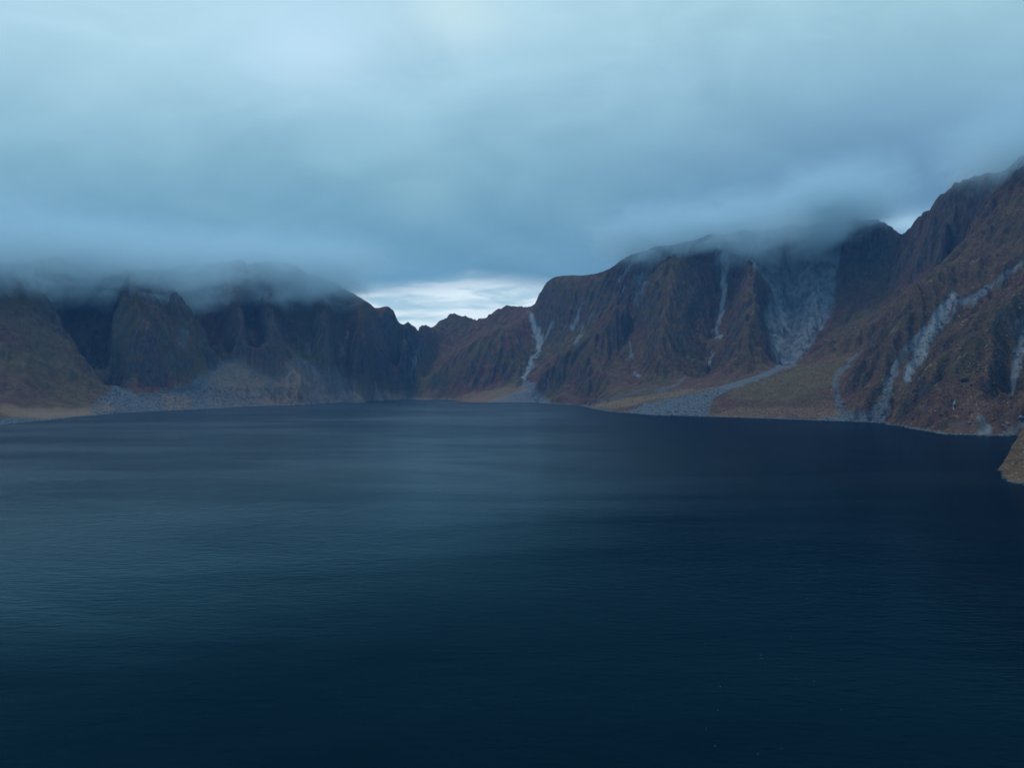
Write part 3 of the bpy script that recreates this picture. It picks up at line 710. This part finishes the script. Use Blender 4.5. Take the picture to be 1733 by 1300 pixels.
# ------------------------------------------------------------------ lake
def water_mat():
    m = bpy.data.materials.new('lake water'); m.use_nodes = True
    g = G(m.node_tree); m.node_tree.nodes.clear()
    pos = g.n('ShaderNodeNewGeometry').outputs['Position']
    x, y, z = g.xyz(pos)
    # wind lanes: calm and ruffled water, and one broad ruffled sheet mid-lake with extra sheen painted in
    wl = g.noise(g.vm('MULTIPLY', pos, (0.45, 1.6, 1)), 0.0030, 5, 0.6, 0.7)
    mpl = g.n('ShaderNodeMapping'); mpl.inputs['Rotation'].default_value = (0, 0, R(14)); mpl.inputs['Scale'].default_value = (0.3, 1.0, 1.0); g.put(mpl.inputs[0], pos)
    wl2 = g.noise(mpl.outputs[0], 0.011, 6, 0.65, 0.9)
    lane = g.mr(g.m('ADD', g.m('MULTIPLY', wl, 0.55), g.m('MULTIPLY', wl2, 0.45)), 0.40, 0.60)
    wob = g.m('ADD', g.m('MULTIPLY', g.m('SUBTRACT', wl, 0.5), 260.0), g.m('MULTIPLY', g.m('SUBTRACT', wl2, 0.5), 130.0))
    e1 = g.mr(g.m('ADD', g.m('SUBTRACT', y, g.m('ADD', g.m('MULTIPLY', x, 0.9), 290.0)), wob), -25.0, 190.0)
    e2 = g.mr(g.m('ADD', g.m('SUBTRACT', x, g.m('ADD', g.m('MULTIPLY', y, 0.10), 40.0)), wob), -120.0, 220.0, 1.0, 0.0)
    sheetm = g.m('MULTIPLY', e1, e2)
    ruff = g.m('ADD', g.m('MULTIPLY', sheetm, 0.65), g.m('MULTIPLY', lane, 0.35), clamp=True)
    # ripples: short crests set by two wind directions
    def rip(rot, sx, sy, sc_, d=3):
        mp = g.n('ShaderNodeMapping'); mp.inputs['Rotation'].default_value = (0, 0, R(rot)); mp.inputs['Scale'].default_value = (sx, sy, 1.0); g.put(mp.inputs[0], pos)
        return g.noise(mp.outputs[0], sc_, d, 0.55, 0.4)
    r1 = rip(62, 0.25, 1.0, 0.50); r2 = rip(12, 0.4, 1.0, 0.22); r3 = rip(-30, 0.5, 1.0, 0.07, 4)
    hgt = g.m('ADD', g.m('ADD', g.m('MULTIPLY', r1, 0.19), g.m('MULTIPLY', r2, 0.18)), g.m('MULTIPLY', r3, 0.16))
    hgt = g.m('MULTIPLY', hgt, g.mr(ruff, 0, 1, 0.75, 1.25, smooth=False))
    bm = g.n('ShaderNodeBump'); bm.inputs['Strength'].default_value = 1.0; bm.inputs['Distance'].default_value = 1.0
    g.put(bm.inputs['Height'], hgt)
    fr = g.n('ShaderNodeFresnel'); g.put(fr.inputs['IOR'], g.mr(ruff, 0, 1, 1.12, 1.25, smooth=False))  # index raised on ruffled water to brighten its reflection
    df = g.n('ShaderNodeBsdfDiffuse'); df.inputs['Color'].default_value = (0.0004, 0.0040, 0.0095, 1)
    gl = g.n('ShaderNodeBsdfGlossy'); g.put(gl.inputs['Normal'], bm.outputs[0])
    g.put(gl.inputs['Color'], g.mix(g.mr(fr.outputs[0], 0.02, 0.40, smooth=False), (0.15, 0.54, 0.68), (0.78, 0.94, 1.0)))
    g.put(gl.inputs['Roughness'], g.mr(ruff, 0, 1, 0.17, 0.25, smooth=False))
    # a wavy surface never reaches full mirror at a low angle: its facets tilt towards the viewer
    ff = g.m('DIVIDE', g.m('MULTIPLY', fr.outputs[0], g.mr(g.m('MULTIPLY', sheetm, g.mr(lane, 0, 1, 0.72, 1.0, smooth=False)), 0, 1, 0.22, 0.42, smooth=False)), g.m('ADD', fr.outputs[0], 0.24))  # sheet mask also raises the glossy share, painting a brighter sheen mid-lake
    mx_ = g.n('ShaderNodeMixShader'); g.put(mx_.inputs[0], ff); g.put(mx_.inputs[1], df.outputs[0]); g.put(mx_.inputs[2], gl.outputs[0])
    g.put(g.n('ShaderNodeOutputMaterial').inputs[0], mx_.outputs[0])
    return m
def sheet(name, x0, x1, y0, y1, z, mat, n=1):
    me = bpy.data.meshes.new(name)
    me.from_pydata([(x0, y0, z), (x1, y0, z), (x1, y1, z), (x0, y1, z)], [], [(0, 1, 2, 3)])
    me.materials.append(mat); o = bpy.data.objects.new(name, me); col.objects.link(o); return o
lake = sheet('water', -3000, 3000, -2500, 5200, 0.0, water_mat()); lake['kind'] = 'structure'

# ------------------------------------------------------------------ boulders and floating flecks
def simple_mat(name, c0, c1, sc_=1.5, rough=0.9):
    m = bpy.data.materials.new(name); m.use_nodes = True; g = G(m.node_tree); m.node_tree.nodes.clear()
    p = g.n('ShaderNodeTexCoord').outputs['Object']
    bs = g.n('ShaderNodeBsdfPrincipled'); bs.inputs['Roughness'].default_value = rough
    g.put(bs.inputs['Base Color'], g.mix(g.mr(g.noise(p, sc_, 5, 0.65), 0.35, 0.65), c0, c1))
    g.put(g.n('ShaderNodeOutputMaterial').inputs[0], bs.outputs[0]); return m
M_DARK = simple_mat('dark boulder rock', (0.012, 0.014, 0.015), (0.035, 0.036, 0.034), 0.6)
M_PALE = simple_mat('pale boulder rock', (0.08, 0.085, 0.085), (0.20, 0.20, 0.20), 0.6)
M_BUSH = simple_mat('dark shrub leaves', (0.008, 0.014, 0.008), (0.024, 0.034, 0.016), 3.0)
M_FLECK = simple_mat('pale floating pumice', (0.06, 0.07, 0.07), (0.15, 0.15, 0.15), 8.0)
def lump(name, loc, size, mat, seed, rz, squash=0.7, sub=3, label=None, cat=None, group=None):
    bm = bmesh.new(); bmesh.ops.create_icosphere(bm, subdivisions=sub, radius=1.0)
    rnd = np.random.RandomState(seed); cuts = rnd.randn(9, 3); cuts /= np.linalg.norm(cuts, axis=1)[:, None]
    for v_ in bm.verts:                                    # facets chipped off by random planes, then flattened
        p = np.array(v_.co)
        for k, c in enumerate(cuts):
            d = p @ c; lim = 0.62 + 0.05 * k
            if d > lim: p = p - c * (d - lim)
        v_.co = Vector((p[0] * size, p[1] * size * (0.75 + 0.2 * cuts[0, 0]), p[2] * size * squash))
    me = bpy.data.meshes.new(name); bm.to_mesh(me); bm.free(); me.materials.append(mat)
    o = bpy.data.objects.new(name, me); col.objects.link(o); o.location = loc; o.rotation_euler = (0, 0, rz)
    if label: o['label'] = label; o['category'] = cat
    if group: o['group'] = group
    return o
def ground(px, D, lift=0.0):
    x = (px - CX) / F * D
    return (x, D, float(bil(H, np.array([x]), np.array([D]), X0, Y0, CS)[0]) + lift)
def shore_at(px, py, back): D = CAM_H * F / (py - HY) + back; return D
for (px, D, size, mat, nm, lab) in [
        (1019.5, shore_at(1019.5, 695, 6), 3.4, M_DARK, 'boulder', 'taller dark boulder at the very tip of the green spit, left of its twin'),
        (1029, shore_at(1029, 696.5, 8), 3.0, M_DARK, 'boulder', 'smaller dark boulder on the green spit, just right of its taller twin'),
        (1699, 1160, 3.2, M_PALE, 'boulder', 'pale boulder lying alone in the dark gully near the right edge'),
        (1693, 1062, 3.0, M_PALE, 'boulder', 'pale boulder at the waterline left of the right gully mouth'),
        (1705, 1066, 3.4, M_PALE, 'boulder', 'pale boulder at the waterline in front of the right gully mouth'),
        (1728, 1052, 4.2, M_PALE, 'boulder', 'broad pale boulder at the waterline just behind the near headland'),
        (1641, 1068, 2.6, M_PALE, 'boulder', 'small pale boulder under the grey outcrop at the foot of the cliff')]:
    lump(nm, ground(px, D, size * 0.25), size, mat, int(px), px, 0.85, 3, lab, 'boulder', 'boulders along the shore')
def make_shrub(loc, r, seed, label):
    """a low dense bush: many leaf-sized faces through its volume"""
    rnd = random.Random(seed); bm = bmesh.new()
    for k in range(700):
        a, b, q = rnd.uniform(0, 2 * math.pi), rnd.uniform(0, 1), rnd.uniform(0.3, 1) ** 0.5
        rad_ = r * q * (0.75 + 0.25 * math.sin(3 * a + seed) * math.cos(2 * a))
        c = Vector((math.cos(a) * rad_ * math.sqrt(1 - b * b * 0.9), math.sin(a) * rad_ * math.sqrt(1 - b * b * 0.9), b * rad_ * 0.75))
        d1 = Vector((rnd.gauss(0, 1), rnd.gauss(0, 1), rnd.gauss(0, 1))).normalized(); d2 = d1.orthogonal().normalized(); l = r * 0.11
        bm.faces.new([bm.verts.new(c + d1 * l), bm.verts.new(c + d2 * l * 0.6), bm.verts.new(c - d1 * l), bm.verts.new(c - d2 * l * 0.6)])
    me = bpy.data.meshes.new('shrub'); bm.to_mesh(me); bm.free(); me.materials.append(M_BUSH)
    o = bpy.data.objects.new('shrub', me); col.objects.link(o); o.location = loc
    o['label'] = label; o['category'] = 'shrub'; o['group'] = 'dark shrubs on the right slope'
for (px, D, r, lab) in [(1634, 1212, 9, 'largest dark green shrub clump on the brown slope above the pale mark'),
                        (1662, 1200, 6, 'dark green shrub clump right of the largest one on the brown slope'),
                        (1646, 1190, 5, 'small dark shrub between the two bigger ones on the brown slope')]:
    make_shrub(ground(px, D, -0.5), r, int(px), lab)
for k, (px, py, z_) in enumerate([(1287, 1110, 1.0), (1289, 1115, 0.6), (1219, 1163, .7), (1216, 1158, .5), (1192, 1093, .6), (1220, 1070, .4), (1340, 1080, .5), (1367, 1014, .8), (1390, 1020, .5), (1391, 1053, .5),
                               (1470, 1065, .5), (1378, 1154, .7), (1215, 1203, .5), (1195, 1235, .5), (1210, 1264, .6), (1283, 1277, .5), (1424, 1202, .7), (1323, 1268, .5), (1410, 966, .6), (1389, 967, .7), (1295, 1125, .4), (1348, 1150, .5)]):
    D = CAM_H * F / (py - HY)
    lump('pumice_fragment', ((px - CX) / F * D, D, 0.02), 0.22 * z_ + 0.03, M_FLECK, 100 + k, k * 1.3, 0.45, 2,
         'tiny pale pumice fragment floating on the open lake', 'floating pumice', 'pale fragments scattered on the lake')

# ------------------------------------------------------------------ air
def box(name, lo, hi, mat):
    me = bpy.data.meshes.new(name)
    v = [(x, y, z) for x in (lo[0], hi[0]) for y in (lo[1], hi[1]) for z in (lo[2], hi[2])]
    me.from_pydata(v, [], [(0, 1, 3, 2), (4, 6, 7, 5), (0, 4, 5, 1), (2, 3, 7, 6), (0, 2, 6, 4), (1, 5, 7, 3)])
    me.materials.append(mat); o = bpy.data.objects.new(name, me); col.objects.link(o); return o
HAZE_D = 4.0e-5; CLOUD_D = 0.0145
mh = bpy.data.materials.new('haze air'); mh.use_nodes = True; g = G(mh.node_tree); mh.node_tree.nodes.clear()
pv = g.n('ShaderNodeVolumePrincipled'); pv.inputs['Color'].default_value = (0.12, 0.45, 0.98, 1); pv.inputs['Density'].default_value = HAZE_D
g.put(g.n('ShaderNodeOutputMaterial').inputs['Volume'], pv.outputs[0])
hz = box('haze', (-3100, -2600, -70), (3100, 5300, 760), mh); hz['kind'] = 'stuff'
mc = bpy.data.materials.new('cloud vapour'); mc.use_nodes = True; g = G(mc.node_tree); mc.node_tree.nodes.clear()
pos = g.n('ShaderNodeNewGeometry').outputs['Position']
oc = g.n('ShaderNodeTexCoord').outputs['Object']
ln = g.n('ShaderNodeVectorMath', operation='LENGTH'); g.put(ln.inputs[0], oc)
big = g.noise(g.vm('MULTIPLY', pos, (1, 1, 1.5)), 0.0075, 6, 0.65, 0.7)
rr_ = g.m('ADD', ln.outputs['Value'], g.m('MULTIPLY', g.m('SUBTRACT', big, 0.5), 1.5))
oz = g.xyz(oc)[2]
den = g.m('MULTIPLY', g.m('MULTIPLY', g.mr(rr_, 0.30, 1.0, 1.0, 0.0), g.mr(ln.outputs['Value'], 0.80, 1.0, 1.0, 0.0)), g.mr(oz, -0.6, 0.45, 1.0, 0.0))
pv = g.n('ShaderNodeVolumePrincipled'); pv.inputs['Color'].default_value = (0.76, 0.88, 0.885, 1)
g.put(pv.inputs['Density'], g.m('MULTIPLY', den, CLOUD_D))
g.put(g.n('ShaderNodeOutputMaterial').inputs['Volume'], pv.outputs[0])
def bank(c, r, rz=0.0):
    bm = bmesh.new(); bmesh.ops.create_icosphere(bm, subdivisions=3, radius=1.0)
    me = bpy.data.meshes.new('cloud'); bm.to_mesh(me); bm.free(); me.materials.append(mc)
    o = bpy.data.objects.new('cloud', me); col.objects.link(o); o.location = c; o.scale = r; o.rotation_euler = (0, 0, R(rz)); o['kind'] = 'stuff'
for c, r, rz in [((-1520, 1930, 505), (460, 360, 270), 40), ((-1220, 2280, 525), (450, 320, 270), 20), ((-830, 2620, 565), (420, 300, 260), 15),
                 ((620, 2720, 715), (380, 280, 260), -20), ((980, 2540, 710), (400, 300, 270), -20), ((1160, 2380, 775), (260, 260, 250), -20),
                 ((1460, 1880, 775), (280, 340, 260), 0)]:
    bank(c, r, rz)
print('done', round(time.time() - T0, 1))
